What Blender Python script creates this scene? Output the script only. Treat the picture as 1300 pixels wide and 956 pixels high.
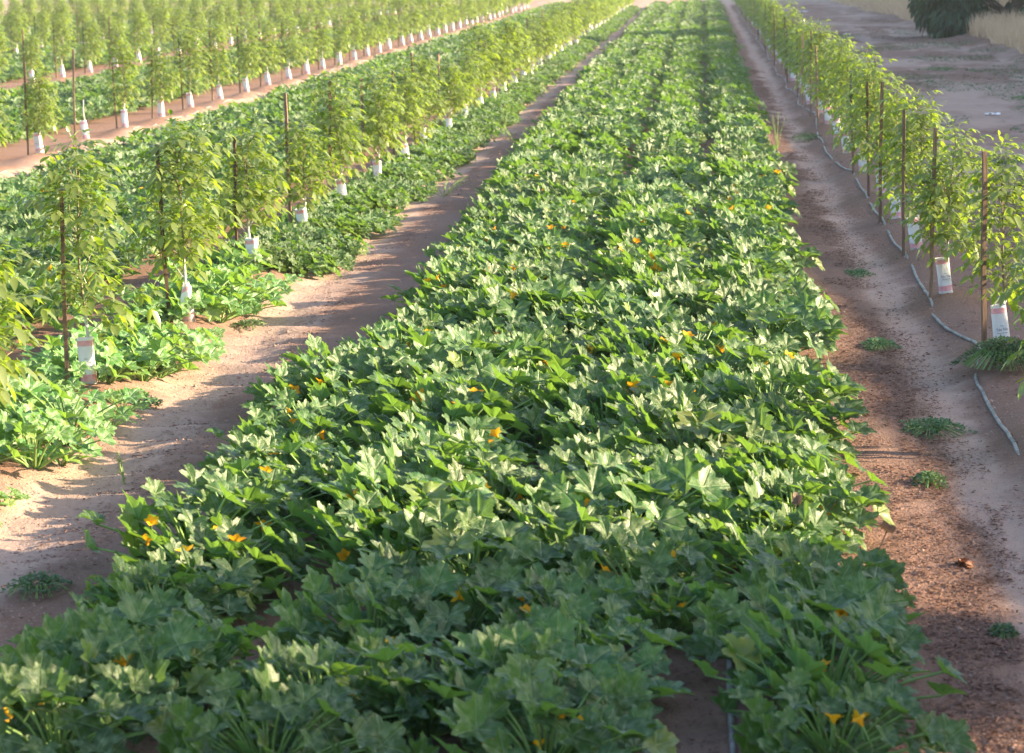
import bpy, math, random
import numpy as np
from mathutils import Vector, Matrix, Euler
PI = math.pi
rad = math.radians
random.seed(7)
RNG = np.random.default_rng(11)
scene = bpy.context.scene
for o in list(bpy.data.objects):
    bpy.data.objects.remove(o)
COL = scene.collection

# ------------------------------------------------------------------ camera
CAM_H = 3.45
F = 3300.0          # focal length in pixels of a 1300 px wide frame
R = np.array([[0.99718286, -0.00903002, -0.07446346],
              [0.0723527, -0.1460508, 0.98662772],
              [-0.01978472, -0.98923588, -0.14498601]])   # rows: world X, Y, Z in camera (x right, y down, z forward)
cam_d = bpy.data.cameras.new('camera')
cam = bpy.data.objects.new('camera', cam_d)
COL.objects.link(cam)
cm = Matrix.Identity(4)
for i in range(3):
    cm[i][0] = R[i, 0]
    cm[i][1] = -R[i, 1]
    cm[i][2] = -R[i, 2]
cm[2][3] = CAM_H
cam.matrix_world = cm
cam_d.sensor_width = 36.0
cam_d.lens = F / 1300 * 36
cam_d.shift_y = -44.5 / 1300
cam_d.clip_start = 0.5
cam_d.clip_end = 6000
cam_d.dof.use_dof = True
cam_d.dof.focus_distance = 22.0
cam_d.dof.aperture_fstop = 4.5
scene.camera = cam


def proj(X, Y, Z=0.0):
    c = R.T @ np.array([X, Y, Z - CAM_H])
    if c[2] < 1:
        return -9999, -9999
    return 650 + F * c[0] / c[2], 433.5 + F * c[1] / c[2]


# ------------------------------------------------------------------ light
SUN_EL = rad(18)
SUN_AZ = rad(86)      # clockwise from +Y (the direction of the rows)
world = bpy.data.worlds.new('World')
scene.world = world
world.use_nodes = True
wt = world.node_tree
bg = wt.nodes['Background']
sky = wt.nodes.new('ShaderNodeTexSky')
sky.sky_type = 'NISHITA'
sky.sun_disc = False
sky.sun_elevation = SUN_EL
sky.sun_rotation = SUN_AZ
sky.air_density = 1.0
sky.dust_density = 1.5
wt.links.new(sky.outputs[0], bg.inputs[0])
bg.inputs[1].default_value = 0.11
sd = bpy.data.lights.new('sun', 'SUN')
sd.energy = 4.9
sd.angle = rad(0.6)
sd.color = (1.0, 0.80, 0.52)
sun = bpy.data.objects.new('sun', sd)
COL.objects.link(sun)
sdir = Vector((math.sin(SUN_AZ) * math.cos(SUN_EL), math.cos(SUN_AZ) * math.cos(SUN_EL), math.sin(SUN_EL)))
sun.rotation_euler = sdir.to_track_quat('Z', 'Y').to_euler()
sun.location = (40, 0, 30)
vs = scene.view_settings
vs.view_transform = 'Standard'
vs.look = 'None'
vs.gamma = 1
vs.exposure = 2.07
vs.use_curve_mapping = False
cy = scene.cycles
cy.max_bounces = 5
cy.diffuse_bounces = 3
cy.glossy_bounces = 2
cy.transmission_bounces = 3
cy.volume_bounces = 0
cy.transparent_max_bounces = 6


# ------------------------------------------------------------------ helpers
def tag(o, label=None, cat=None, group=None, kind=None):
    if label: o['label'] = label
    if cat: o['category'] = cat
    if group: o['group'] = group
    if kind: o['kind'] = kind
    return o


def empty(name, loc, rz=0.0):
    o = bpy.data.objects.new(name, None)
    o.empty_display_size = 0.1
    COL.objects.link(o)
    o.location = loc
    o.rotation_euler = (0, 0, rz)
    return o


class MB:
    """Collects vertices, faces, uvs and material slots for ONE mesh."""
    def __init__(s):
        s.v, s.f, s.uv, s.m = [], [], [], []
        s.n = 0

    def add(s, verts, faces, uv=None, mat=0):
        verts = np.asarray(verts, float).reshape(-1, 3)
        s.v.append(verts)
        for f in faces:
            s.f.append(tuple(int(i) + s.n for i in f))
        s.m += [mat] * len(faces)
        s.uv.append(np.zeros((len(verts), 2)) if uv is None else np.asarray(uv, float))
        s.n += len(verts)

    def tube(s, pts, radii, n=6, mat=0, cap=True):
        pts = [Vector(p) for p in pts]
        k = len(pts)
        if not hasattr(radii, '__len__'): radii = [radii] * k
        V = []
        ref = None
        for i, p in enumerate(pts):
            d = (pts[min(i + 1, k - 1)] - pts[max(i - 1, 0)])
            d = d.normalized() if d.length > 1e-9 else Vector((0, 0, 1))
            if ref is None:
                ref = Vector((1, 0, 0)) if abs(d.x) < 0.8 else Vector((0, 1, 0))
            a = (ref - d * ref.dot(d)).normalized()
            ref = a
            b = d.cross(a)
            for j in range(n):
                t = 2 * PI * j / n
                V.append(p + (a * math.cos(t) + b * math.sin(t)) * radii[i])
        Fc = []
        for i in range(k - 1):
            for j in range(n):
                Fc.append((i * n + j, i * n + (j + 1) % n, (i + 1) * n + (j + 1) % n, (i + 1) * n + j))
        if cap:
            Fc.append(tuple(range((k - 1) * n, k * n)))
            Fc.append(tuple(reversed(range(n))))
        s.add([tuple(v) for v in V], Fc, mat=mat)

    def mesh(s, name, mats, smooth=True):
        me = bpy.data.meshes.new(name)
        V = np.concatenate(s.v) if s.v else np.zeros((0, 3))
        me.from_pydata(V.tolist(), [], s.f)
        uvl = me.uv_layers.new(name='UVMap')
        UV = np.concatenate(s.uv)
        li = np.empty(len(me.loops), np.int32)
        me.loops.foreach_get('vertex_index', li)
        uvl.data.foreach_set('uv', UV[li].astype(np.float32).ravel())
        for m in (mats if isinstance(mats, (list, tuple)) else [mats]):
            me.materials.append(m)
        if any(s.m):
            me.polygons.foreach_set('material_index', s.m)
        if smooth:
            me.polygons.foreach_set('use_smooth', [True] * len(me.polygons))
        me.update()
        return me

    def build(s, name, mats, parent=None, smooth=True):
        return link(name, s.mesh(name, mats, smooth), parent)


def link(name, me, parent=None):
    o = bpy.data.objects.new(name, me)
    COL.objects.link(o)
    if parent: o.parent = parent
    return o


# ------------------------------------------------------------------ materials
class NT:
    def __init__(s, name):
        s.mat = bpy.data.materials.new(name)
        s.mat.use_nodes = True
        s.t = s.mat.node_tree
        s.b = s.t.nodes['Principled BSDF']
        s.out = s.t.nodes['Material Output']

    def n(s, typ, **kw):
        nd = s.t.nodes.new(typ)
        for k, v in kw.items(): setattr(nd, k, v)
        return nd

    def l(s, a, b): s.t.links.new(a, b)

    def val(s, x, nd, i):
        if hasattr(x, 'links'): s.l(x, nd.inputs[i])
        else: nd.inputs[i].default_value = x

    def math(s, op, a, b=None, c=None, clamp=False):
        nd = s.n('ShaderNodeMath', operation=op, use_clamp=clamp)
        s.val(a, nd, 0)
        if b is not None: s.val(b, nd, 1)
        if c is not None: s.val(c, nd, 2)
        return nd.outputs[0]

    def mix(s, fac, a, b, typ='MIX'):
        nd = s.n('ShaderNodeMix', data_type='RGBA', blend_type=typ)
        s.val(fac, nd, 0)
        for x, i in ((a, 6), (b, 7)):
            if hasattr(x, 'links'): s.l(x, nd.inputs[i])
            else: nd.inputs[i].default_value = (*x, 1)
        return nd.outputs[2]

    def noise(s, scale, detail=3, rough=0.55, vec=None, out=0):
        nd = s.n('ShaderNodeTexNoise')
        nd.inputs['Scale'].default_value = scale
        nd.inputs['Detail'].default_value = detail
        nd.inputs['Roughness'].default_value = rough
        if vec is not None: s.l(vec, nd.inputs['Vector'])
        return nd.outputs[out]

    def ramp(s, fac, stops):
        nd = s.n('ShaderNodeMapRange', interpolation_type='SMOOTHSTEP')
        s.val(fac, nd, 0)
        nd.inputs[1].default_value, nd.inputs[2].default_value = stops[0], stops[1]
        nd.inputs[3].default_value, nd.inputs[4].default_value = (stops[2], stops[3]) if len(stops) > 2 else (0, 1)
        return nd.outputs[0]

    def bump(s, h, strength=0.3, dist=0.01):
        nd = s.n('ShaderNodeBump')
        nd.inputs['Strength'].default_value = strength
        nd.inputs['Distance'].default_value = dist
        s.l(h, nd.inputs['Height'])
        s.l(nd.outputs[0], s.b.inputs['Normal'])
        return nd.outputs[0]


def leaf_mat(name, dark, mid, silver, trans, tfac=0.3, rough=0.45, spec=0.5, veins=False, under=None):
    m = NT(name)
    oi = m.n('ShaderNodeObjectInfo').outputs['Random']
    geo = m.n('ShaderNodeNewGeometry')
    tc = m.n('ShaderNodeTexCoord')
    uv = tc.outputs['UV']
    isl = geo.outputs['Random Per Island']
    c = m.mix(isl, dark, mid)
    if veins: c = m.mix(m.math('MULTIPLY', m.ramp(isl, (0.975, 0.995)), 0.8), c, (.30, .30, .05))
    hv = m.math('MULTIPLY_ADD', oi, 0.5, 0.75)
    hs = m.n('ShaderNodeHueSaturation')
    m.l(c, hs.inputs['Color'])
    m.l(m.math('MULTIPLY_ADD', oi, 0.03, 0.485), hs.inputs['Hue'])
    m.l(hv, hs.inputs['Value'])
    c = hs.outputs[0]
    if veins:
        sep = m.n('ShaderNodeSeparateXYZ')
        m.l(uv, sep.inputs[0])
        x = m.math('SUBTRACT', sep.outputs[0], 0.5)
        y = m.math('SUBTRACT', sep.outputs[1], 0.5)
        a = m.math('ABSOLUTE', m.math('ARCTAN2', x, y))
        r = m.math('SQRT', m.math('ADD', m.math('MULTIPLY', x, x), m.math('MULTIPLY', y, y)))
        d = a
        for ang in (58, 116):
            d = m.math('MINIMUM', d, m.math('ABSOLUTE', m.math('SUBTRACT', a, rad(ang))))
        d = m.math('MULTIPLY', d, r)
        nz = m.noise(9, 4, 0.6, vec=uv)
        mott = m.math('MULTIPLY', m.ramp(nz, (0.44, 0.66)), m.ramp(d, (0.015, 0.13, 1.0, 0.12)))
        c = m.mix(m.math('MULTIPLY', mott, 0.85), c, silver)
        vein = m.ramp(d, (0.0, 0.010, 1, 0))
        c = m.mix(m.math('MULTIPLY', vein, 0.7), c, tuple(min(1, 1.35 * q) for q in silver))
        hgt = m.math('MULTIPLY_ADD', m.noise(22, 2, 0.5, vec=uv), 0.5, m.math('MULTIPLY', m.ramp(d, (0.0, 0.03)), 0.6))
        nrm = m.bump(hgt, 0.5, 0.012)
    else:
        nrm = None
    if under:
        c = m.mix(geo.outputs['Backfacing'], c, under)
    m.l(c, m.b.inputs['Base Color'])
    m.b.inputs['Roughness'].default_value = rough
    m.b.inputs['Specular IOR Level'].default_value = spec
    tr = m.n('ShaderNodeBsdfTranslucent')
    tr.inputs[0].default_value = (*trans, 1)
    if nrm: m.l(nrm, tr.inputs['Normal'])
    mx = m.n('ShaderNodeMixShader')
    mx.inputs[0].default_value = tfac
    m.l(m.b.outputs[0], mx.inputs[1])
    m.l(tr.outputs[0], mx.inputs[2])
    m.l(mx.outputs[0], m.out.inputs[0])
    return m.mat


def simple_mat(name, col, col2=None, scale=20, rough=0.8, spec=0.3, bump=0.0, objvar=0.0, stretch=None, tc='Object'):
    m = NT(name)
    co = m.n('ShaderNodeTexCoord').outputs[tc]
    if stretch:
        mp = m.n('ShaderNodeMapping')
        mp.inputs['Scale'].default_value = stretch
        m.l(co, mp.inputs['Vector'])
        co = mp.outputs[0]
    nz = m.noise(scale, 4, 0.6, vec=co)
    c = m.mix(m.ramp(nz, (0.3, 0.7)), col, col2 or col)
    if objvar:
        oi = m.n('ShaderNodeObjectInfo').outputs['Random']
        hs = m.n('ShaderNodeHueSaturation')
        m.l(c, hs.inputs['Color'])
        m.l(m.math('MULTIPLY_ADD', oi, objvar, 1 - objvar * 0.5), hs.inputs['Value'])
        c = hs.outputs[0]
    m.l(c, m.b.inputs['Base Color'])
    m.b.inputs['Roughness'].default_value = rough
    m.b.inputs['Specular IOR Level'].default_value = spec
    if bump: m.bump(nz, bump, 0.01)
    return m.mat


M_SQ = leaf_mat('squash_leaf', (.024, .070, .018), (.055, .118, .022), (.22, .28, .14), (.25, .45, .04), 0.29, 0.43, 0.45, veins=True, under=(.10, .21, .08))
M_VINE = leaf_mat('vine_leaf', (.05, .150, .030), (.10, .22, .035), (.32, .42, .26), (.32, .56, .05), 0.32, 0.42, 0.5, veins=True, under=(.12, .24, .08))
M_PET = simple_mat('petiole', (.16, .28, .06), (.22, .34, .10), 30, 0.5, 0.4)
M_WAL = leaf_mat('walnut_leaf', (.020, .080, .010), (.13, .235, .020), (.2, .3, .1), (.50, .68, .04), 0.37, 0.27, 0.6, under=(.16, .20, .07))
M_DARK = leaf_mat('evergreen_leaf', (.018, .055, .025), (.055, .125, .045), (.1, .2, .1), (.08, .18, .04), 0.2, 0.45, 0.4)
M_WEED = leaf_mat('weed_leaf', (.06, .13, .06), (.11, .19, .09), (.2, .3, .1), (.2, .35, .08), 0.2, 0.6, 0.3)
M_WEEDY = leaf_mat('tall_weed_leaf', (.14, .20, .06), (.25, .28, .10), (.2, .3, .1), (.35, .40, .10), 0.25, 0.6, 0.3)
M_STRAW = leaf_mat('straw', (.70, .51, .33), (.88, .68, .47), (.5, .4, .3), (.5, .36, .2), 0.2, 0.8, 0.1)
M_PETAL = leaf_mat('petal', (.85, .36, .01), (.95, .50, .02), (.9, .5, .1), (.95, .42, .01), 0.35, 0.6, 0.2)
M_BARK = NT('sapling_bark')
_co = M_BARK.n('ShaderNodeTexCoord').outputs['Object']
_sp = M_BARK.n('ShaderNodeSeparateXYZ'); M_BARK.l(_co, _sp.inputs[0])
_nz = M_BARK.noise(25, 4, 0.6, vec=_co)
_z = M_BARK.math('MULTIPLY_ADD', _nz, 0.25, _sp.outputs[2])
M_BARK.l(M_BARK.mix(M_BARK.ramp(_z, (0.68, 0.78)), (.66, .64, .60), M_BARK.mix(_nz, (.16, .13, .09), (.30, .25, .17))), M_BARK.b.inputs['Base Color'])
M_BARK.b.inputs['Roughness'].default_value = 0.8
M_BARK = M_BARK.mat
M_TRUNK = simple_mat('dark_bark', (.10, .08, .06), (.20, .16, .12), 12, 0.9, 0.2, 0.4)
M_WOOD = simple_mat('stake_wood', (.13, .085, .062), (.26, .165, .110), 14, 0.8, 0.2, 0.3, objvar=0.9, stretch=(4, 4, 0.5))
M_WHITE = simple_mat('guard_white', (.74, .75, .80), (.82, .83, .86), 6, 0.45, 0.4, 0.08)
M_GW = NT('guard_card')
_co = M_GW.n('ShaderNodeTexCoord').outputs['Object']
_sp = M_GW.n('ShaderNodeSeparateXYZ'); M_GW.l(_co, _sp.inputs[0])
_oi = M_GW.n('ShaderNodeObjectInfo').outputs['Random']
_nz = M_GW.noise(30, 4, 0.65, vec=_co)
_d = M_GW.math('MULTIPLY', M_GW.ramp(M_GW.math('MULTIPLY_ADD', _nz, -0.22, _sp.outputs[2]), (-0.10, 0.02, 1, 0)), M_GW.math('MULTIPLY_ADD', _oi, .7, .2))
_c = M_GW.mix(M_GW.noise(5, 2, .5, vec=_co), (.70, .71, .75), (.82, .82, .84))
M_GW.l(M_GW.mix(_d, _c, (.34, .23, .17)), M_GW.b.inputs['Base Color'])
M_GW.b.inputs['Roughness'].default_value = .5
M_GW.bump(M_GW.noise(11, 3, .6, vec=_co), .5, .02)
M_WHITE = M_GW.mat
M_PINK = simple_mat('guard_pink_band', (.68, .26, .32), (.76, .46, .50), 18, 0.5, 0.4)
M_INK = simple_mat('guard_ink', (.03, .04, .12), (.05, .06, .16), 10, 0.6, 0.3)
M_HOSE = simple_mat('drip_hose', (.12, .115, .11), (.30, .28, .26), 8, 0.5, 0.4, 0.1)
M_LITTER = leaf_mat('dry_litter', (.15, .088, .060), (.34, .21, .15), (.3, .2, .1), (.2, .1, .05), 0.08, 0.9, 0.1)
M_CLOD = simple_mat('soil_clod', (.26, .165, .125), (.42, .29, .235), 12, 0.95, 0.1, 0.4, tc='Generated')
M_SCRAP = simple_mat('white_scrap', (.75, .76, .80), (.85, .85, .87), 5, 0.5, 0.4)
M_DEAD = leaf_mat('dead_leaf', (.10, .075, .06), (.18, .13, .10), (.3, .2, .1), (.2, .12, .06), 0.15, 0.8, 0.2)


# ------------------------------------------------------------------ ground
def vnoise(x, y, seed=0):
    xi, yi = np.floor(x).astype(np.int64), np.floor(y).astype(np.int64)
    fx, fy = x - xi, y - yi
    fx, fy = fx * fx * (3 - 2 * fx), fy * fy * (3 - 2 * fy)

    def h(a, b):
        n = (a * 374761393 + b * 668265263 + seed * 974634777) & 0x7fffffff
        n = ((n ^ (n >> 13)) * 1274126177) & 0x7fffffff
        return ((n ^ (n >> 16)) & 0xffff) / 65535.0
    return (h(xi, yi) * (1 - fx) + h(xi + 1, yi) * fx) * (1 - fy) + (h(xi, yi + 1) * (1 - fx) + h(xi + 1, yi + 1) * fx) * fy


def fbm(x, y, seed=0, o=4):
    a, t = 0, 0
    for k in range(o):
        a = a + vnoise(x * 2 ** k, y * 2 ** k, seed + k) * 0.5 ** k
        t += 0.5 ** k
    return a / t


ROWS = [(2.43, 21.9 - 3.72 * 1, 3.72), (-4.97, 20.6 - 3.74 * 2, 3.74), (-12.2, 47.0 - 3.65, 3.65), (-20.0, 69.2, 3.72),
        (-27.4, 92.0, 3.7), (-34.8, 115.0, 3.7), (-42.2, 140.0, 3.7), (-49.6, 160.0, 3.7)]
END_Y = 184.0


def bell(x, c, w): return np.exp(-((x - c) / w) ** 2)


def ss(x, a, b):
    t = np.clip((x - a) / (b - a), 0, 1)
    return t * t * (3 - 2 * t)


def ground_z(x, y):
    x = np.asarray(x, float); y = np.asarray(y, float)
    near = np.exp(-np.maximum(y - 20, 0) / 60.0)
    z = 0.05 * (fbm(x * 0.7, y * 0.5, 3) - 0.5)
    z = z + (fbm(x * 4.5, y * 4.5, 9, 3) - 0.5) * 0.035 * near
    for k, (rx, y0, sp) in enumerate(ROWS[:4]):
        on = ss(-y, -END_Y - 2, -END_Y + 2)
        z = z + on * 0.10 * bell(x, rx + 0.02 + 0.06 * (fbm(y * 0.8, y * 0, 20 + k) - .5), 0.36) * (0.5 + 0.8 * np.cos((y - y0) / sp * PI) ** 2)
        # wheel track beside each row
        pc = rx - 0.62 if k == 0 else rx + 0.75
        z = z - on * 0.05 * bell(x, pc, 0.32)
    # lumpy left track with cross ridges
    lump = bell(x, -4.15, 0.40)
    z = z + lump * (0.05 * (fbm(x * 1.4, y * 2.2, 31, 3) - 0.5) + 0.028 * np.sin(y * 2 * PI / 0.62 + 3.0 * fbm(x * .9, y * .35, 5) * 2)) * 1.0
    # shallow tyre ruts on the service road
    for c in (4.6, 6.3, 8.0):
        z = z - 0.03 * bell(x + 0.25 * (fbm(y * 0.1, y * 0, 77) - .5), c, 0.28)
    # bank at the right, height guessed so it shades the road and path
    bx = x + 1.2 * (fbm(y * 0.07, y * 0, 55) - .5)
    z = z + 6.2 * ss(bx, 12.6, 18.0) * (0.88 + 0.16 * (fbm(y * 0.12, x * 0.1, 66) - .5)) * ss(y, -60, -30) * (1 - ss(y, 260, 320)) * (1 - ss(x, 24, 40))
    z = z + 0.35 * ss(bx, 9.2, 11.5) * ss(y, 40, 80) * (1 - ss(x, 24, 40)) * (1 - ss(y, 260, 320))
    return z


def axis(segs):
    out = []
    for a, b, st in segs:
        n = max(1, int(round((b - a) / st)))
        out += list(np.linspace(a, b, n, endpoint=False))
    out.append(segs[-1][1])
    return np.array(out)


gx = axis([(-3000, -300, 300), (-300, -60, 20), (-60, -21, 0.6), (-21, -13, 0.25), (-13, -11, 0.10), (-11, -5.6, 0.2), (-5.6, -3.5, 0.045),
           (-3.5, 1.1, 0.12), (1.1, 3.2, 0.045), (3.2, 12, 0.2), (12, 26, 0.7), (26, 60, 4), (60, 300, 30), (300, 3000, 300)])
gy = axis([(-400, -20, 20), (-20, 8, 1.0), (8, 40, 0.06), (40, 80, 0.2), (80, 210, 0.8), (210, 400, 8), (400, 4000, 200)])
GX, GY = np.meshgrid(gx, gy)
GZ = ground_z(GX, GY)
V = np.stack([GX, GY, GZ], -1).reshape(-1, 3)
nx, ny = len(gx), len(gy)
I = np.arange(nx * ny).reshape(ny, nx)
Q = np.stack([I[:-1, :-1], I[:-1, 1:], I[1:, 1:], I[1:, :-1]], -1).reshape(-1, 4)
me = bpy.data.meshes.new('ground')
me.vertices.add(len(V)); me.vertices.foreach_set('co', V.astype(np.float32).ravel())
me.loops.add(Q.size); me.loops.foreach_set('vertex_index', Q.astype(np.int32).ravel())
me.polygons.add(len(Q)); me.polygons.foreach_set('loop_start', np.arange(0, Q.size, 4, dtype=np.int32))
me.polygons.foreach_set('use_smooth', np.ones(len(Q), bool))
me.update(calc_edges=True)
# dry packed crust (pale) and loose crumbly soil
pale = np.zeros_like(GX)
n1 = fbm(GX * 1.6, GY * 0.7, 41)
n2 = fbm(GX * 0.5, GY * 0.12, 42)
pale += 0.9 * bell(GX, 1.80 + 0.25 * (n2 - .5), 0.24)
pale += 0.9 * bell(GX, -4.2 + 0.2 * (n2 - .5), 0.42)
pale += 0.8 * bell(GX, -11.6, 0.4)
pale += ss(GX, 3.0, 3.8) * (1 - ss(GX, 10, 12)) * (0.40 + 1.1 * (n2 - .4))
pale += ss(GY, 186, 190) * 0.6
lit_ = (bell(GX, 1.42, .33) + .4 * bell(GX, -3.85, .18) + .8 * bell(GX, -5.6, .5)) * (.3 + .7 * ss(fbm(GX * 3, GY * 1.3, 101, 3), .40, .60))
lit_ += ss(GX, 3.4, 4.2) * (1 - ss(GX, 9.5, 11)) * ss(fbm(GX * .9, GY * .25, 121, 3), .5, .6) * .9
pale = np.clip(pale + 0.9 * (n1 - 0.5), 0, 1)
at = me.attributes.new('pale', 'FLOAT', 'POINT')
at.data.foreach_set('value', pale.astype(np.float32).ravel())
at2 = me.attributes.new('litter', 'FLOAT', 'POINT')
at2.data.foreach_set('value', np.clip(lit_, 0, 1).astype(np.float32).ravel())
gm = NT('soil')
co = gm.n('ShaderNodeTexCoord').outputs['Object']
att = gm.n('ShaderNodeAttribute', attribute_name='pale').outputs['Fac']
nA = gm.noise(3.0, 6, 0.65, vec=co)
nB = gm.noise(24, 5, 0.7, vec=co)
nC = gm.noise(0.35, 3, 0.5, vec=co)
pf = gm.ramp(gm.math('ADD', att, gm.math('MULTIPLY_ADD', nA, 0.9, -0.45)), (0.15, 0.85))
loose = gm.mix(nB, (.16, .085, .060), (.34, .205, .150))
crust = gm.mix(nA, (.37, .25, .195), (.52, .365, .295))
c = gm.mix(pf, loose, crust)
c = gm.mix(gm.math('MULTIPLY', gm.ramp(nC, (0.35, 0.7)), 0.35), c, gm.mix(nB, (.25, .165, .14), (.40, .29, .25)))
c = gm.mix(gm.math('MULTIPLY', gm.ramp(nB, (0.60, 0.70)), 0.45), c, (.12, .07, .05))
att2 = gm.n('ShaderNodeAttribute', attribute_name='litter').outputs['Fac']
c = gm.mix(gm.math('MULTIPLY', gm.ramp(gm.math('ADD', att2, gm.math('MULTIPLY_ADD', nB, 1.0, -0.5)), (0.2, 0.8)), 0.62), c, gm.mix(nB, (.15, .09, .065), (.32, .205, .155)))
gm.l(c, gm.b.inputs['Base Color'])
gm.b.inputs['Roughness'].default_value = 0.95
gm.b.inputs['Specular IOR Level'].default_value = 0.12
vo = gm.n('ShaderNodeTexVoronoi'); vo.inputs['Scale'].default_value = 13; wv = gm.n('ShaderNodeVectorMath', operation='ADD'); gm.l(co, wv.inputs[0]); gm.l(gm.noise(9, 3, .6, vec=co, out=1), wv.inputs[1]); gm.l(wv.outputs[0], vo.inputs['Vector'])
hh = gm.math('ADD', gm.math('MULTIPLY', nB, 0.6), gm.math('MULTIPLY', gm.math('MULTIPLY_ADD', pf, -0.8, 1.0), gm.math('MULTIPLY', gm.math('SUBTRACT', 1.0, vo.outputs[0]), 0.35)))
gm.bump(hh, 0.8, 0.035)
me.materials.append(gm.mat)
tag(link('ground', me), kind='structure')


def gz(x, y): return float(ground_z(x, y))


# ------------------------------------------------------------------ squash plants
def squash_leaf(R0, nth=38, rings=(0.3, 0.6, 0.85, 1.0), rs=None, deep=1.0):
    rs = rs or random
    th = np.linspace(-PI, PI, nth + 1)
    d = np.degrees(th)
    j = [rs.uniform(-4, 4) for _ in range(5)]
    r = np.full_like(th, 0.66 - 0.10 * deep)
    for c_, a_, w_, jj in ((0, .44, 19, j[0]), (58, .39, 17, j[1]), (-58, .39, 17, j[2]), (116, .26, 19, j[3]), (-116, .26, 19, j[4])):
        r = r + a_ * deep * np.exp(-((d - c_ - jj) / w_) ** 2)
    ph = rs.uniform(0, 6)
    r = r * (1 + 0.20 * (2 * np.abs(((th * 17 / (2 * PI) + ph) % 1) - 0.5) - 0.5))
    r = r * (0.25 + 0.75 * np.clip((180 - np.abs(d)) / 28, 0, 1) ** 0.7)
    x0, y0 = np.sin(th) * r, np.cos(th) * r
    cup = rs.uniform(0.15, 0.50); droop = rs.uniform(0.02, 0.32); fold = rs.uniform(0.05, 0.40)
    rip = rs.uniform(0.02, 0.06); p2 = rs.uniform(0, 6)
    vs_, uv = [(0, 0, 0)], [(0.5, 0.5)]
    for q in rings:
        X, Y = x0 * q, y0 * q
        rr = np.sqrt(X * X + Y * Y)
        veins = np.cos(np.minimum(np.minimum(np.abs(d), np.abs(np.abs(d) - 58)), np.abs(np.abs(d) - 116)) / 29 * PI)
        Z = cup * rr * 1.1 - droop * rr ** 2.6 + fold * np.abs(X) * 0.8 - 0.05 * rr * veins + rip * rr * np.sin(th * 7 + p2 + 3 * q)
        vs_ += list(zip(X, Y, Z))
        uv += list(zip(0.5 + X * 0.45, 0.5 + Y * 0.45))
    V = np.array(vs_) * R0
    m = nth + 1
    fs = [(0, 1 + i, 2 + i) for i in range(nth)]
    fs = [(a, c_, b) for a, b, c_ in fs]
    for k in range(len(rings) - 1):
        b0, b1 = 1 + k * m, 1 + (k + 1) * m
        fs += [(b0 + i, b0 + i + 1, b1 + i + 1, b1 + i)[::1] for i in range(nth)]
    # consistent upward normals
    out = []
    for f in fs:
        a, b, c_ = V[f[0]], V[f[1]], V[f[2]]
        nz_ = (b[0] - a[0]) * (c_[1] - a[1]) - (b[1] - a[1]) * (c_[0] - a[0])
        out.append(f if nz_ > 0 else tuple(reversed(f)))
    return V, out, np.array(uv)


def make_squash(seed, nleaf=40, size=1.0, hi=True, low=False):
    rs = random.Random(seed)
    fol, st = MB(), MB()
    for i in range(nleaf):
        t = (i + rs.random()) / nleaf
        az = i * 2.39996 + rs.uniform(-.35, .35)
        rr = (t ** 0.6)
        if low:
            el = rad(rs.uniform(15, 50)); L = rs.uniform(.15, .42) * size
        else:
            el = rad(80 - 66 * rr + rs.uniform(-10, 12)); L = (rs.uniform(.35, .52)) * size * (0.85 + 0.36 * rr)
        skirt = (not low) and i % 4 == 3
        if skirt: el = rad(rs.uniform(18, 55)); L = rs.uniform(.14, .34) * size
        bx, by = math.cos(az) * .05 * rr, math.sin(az) * .05 * rr
        h = Vector((math.cos(az), math.sin(az), 0))
        P0 = Vector((bx, by, 0.0))
        P1 = P0 + h * (L * math.cos(el) * 0.45) + Vector((0, 0, L * math.sin(el) * 0.62))
        P2 = P0 + h * (L * math.cos(el)) + Vector((0, 0, L * math.sin(el)))
        P2.z = max(P2.z, 0.09 * size)
        if hi:
            st.tube([P0, P0.lerp(P1, .5) + Vector((0, 0, .01)), P1, P1.lerp(P2, .5) + Vector((0, 0, .008)), P2], [.0095, .009, .008, .007, .006], 5, cap=False)
        else:
            st.tube([P0, P1, P2], [.010, .008, .006], 3, cap=False)
        R0 = rs.uniform(.09, .168) * size * (0.8 if t < .12 else 1)
        if hi: Vv, Ff, U = squash_leaf(R0, 51, (0.3, 0.6, 0.85, 1.0), rs, rs.uniform(.75, 1.15))
        else: Vv, Ff, U = squash_leaf(R0, 20, (0.55, 1.0), rs, rs.uniform(.8, 1.1))
        pitch = rad(rs.uniform(-30, 35) + (14 if t < .3 else 0))
        fwd = (h * math.cos(pitch) + Vector((0, 0, math.sin(pitch)))).normalized()
        side = fwd.cross(Vector((0, 0, 1))).normalized()
        up = side.cross(fwd).normalized()
        up = (up + Vector((0.62, -0.12, 0)) + Vector((rs.uniform(-.55, .65), rs.uniform(-.6, .45), 0))).normalized()
        fwd = (fwd - up * fwd.dot(up)).normalized()
        side = fwd.cross(up).normalized()
        Mx = np.array([[side.x, fwd.x, up.x], [side.y, fwd.y, up.y], [side.z, fwd.z, up.z]])
        W = Vv @ Mx.T + np.array(P2)
        W[:, 2] = np.maximum(W[:, 2], 0.02)
        fol.add(W, Ff, U)
    return fol, st


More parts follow.
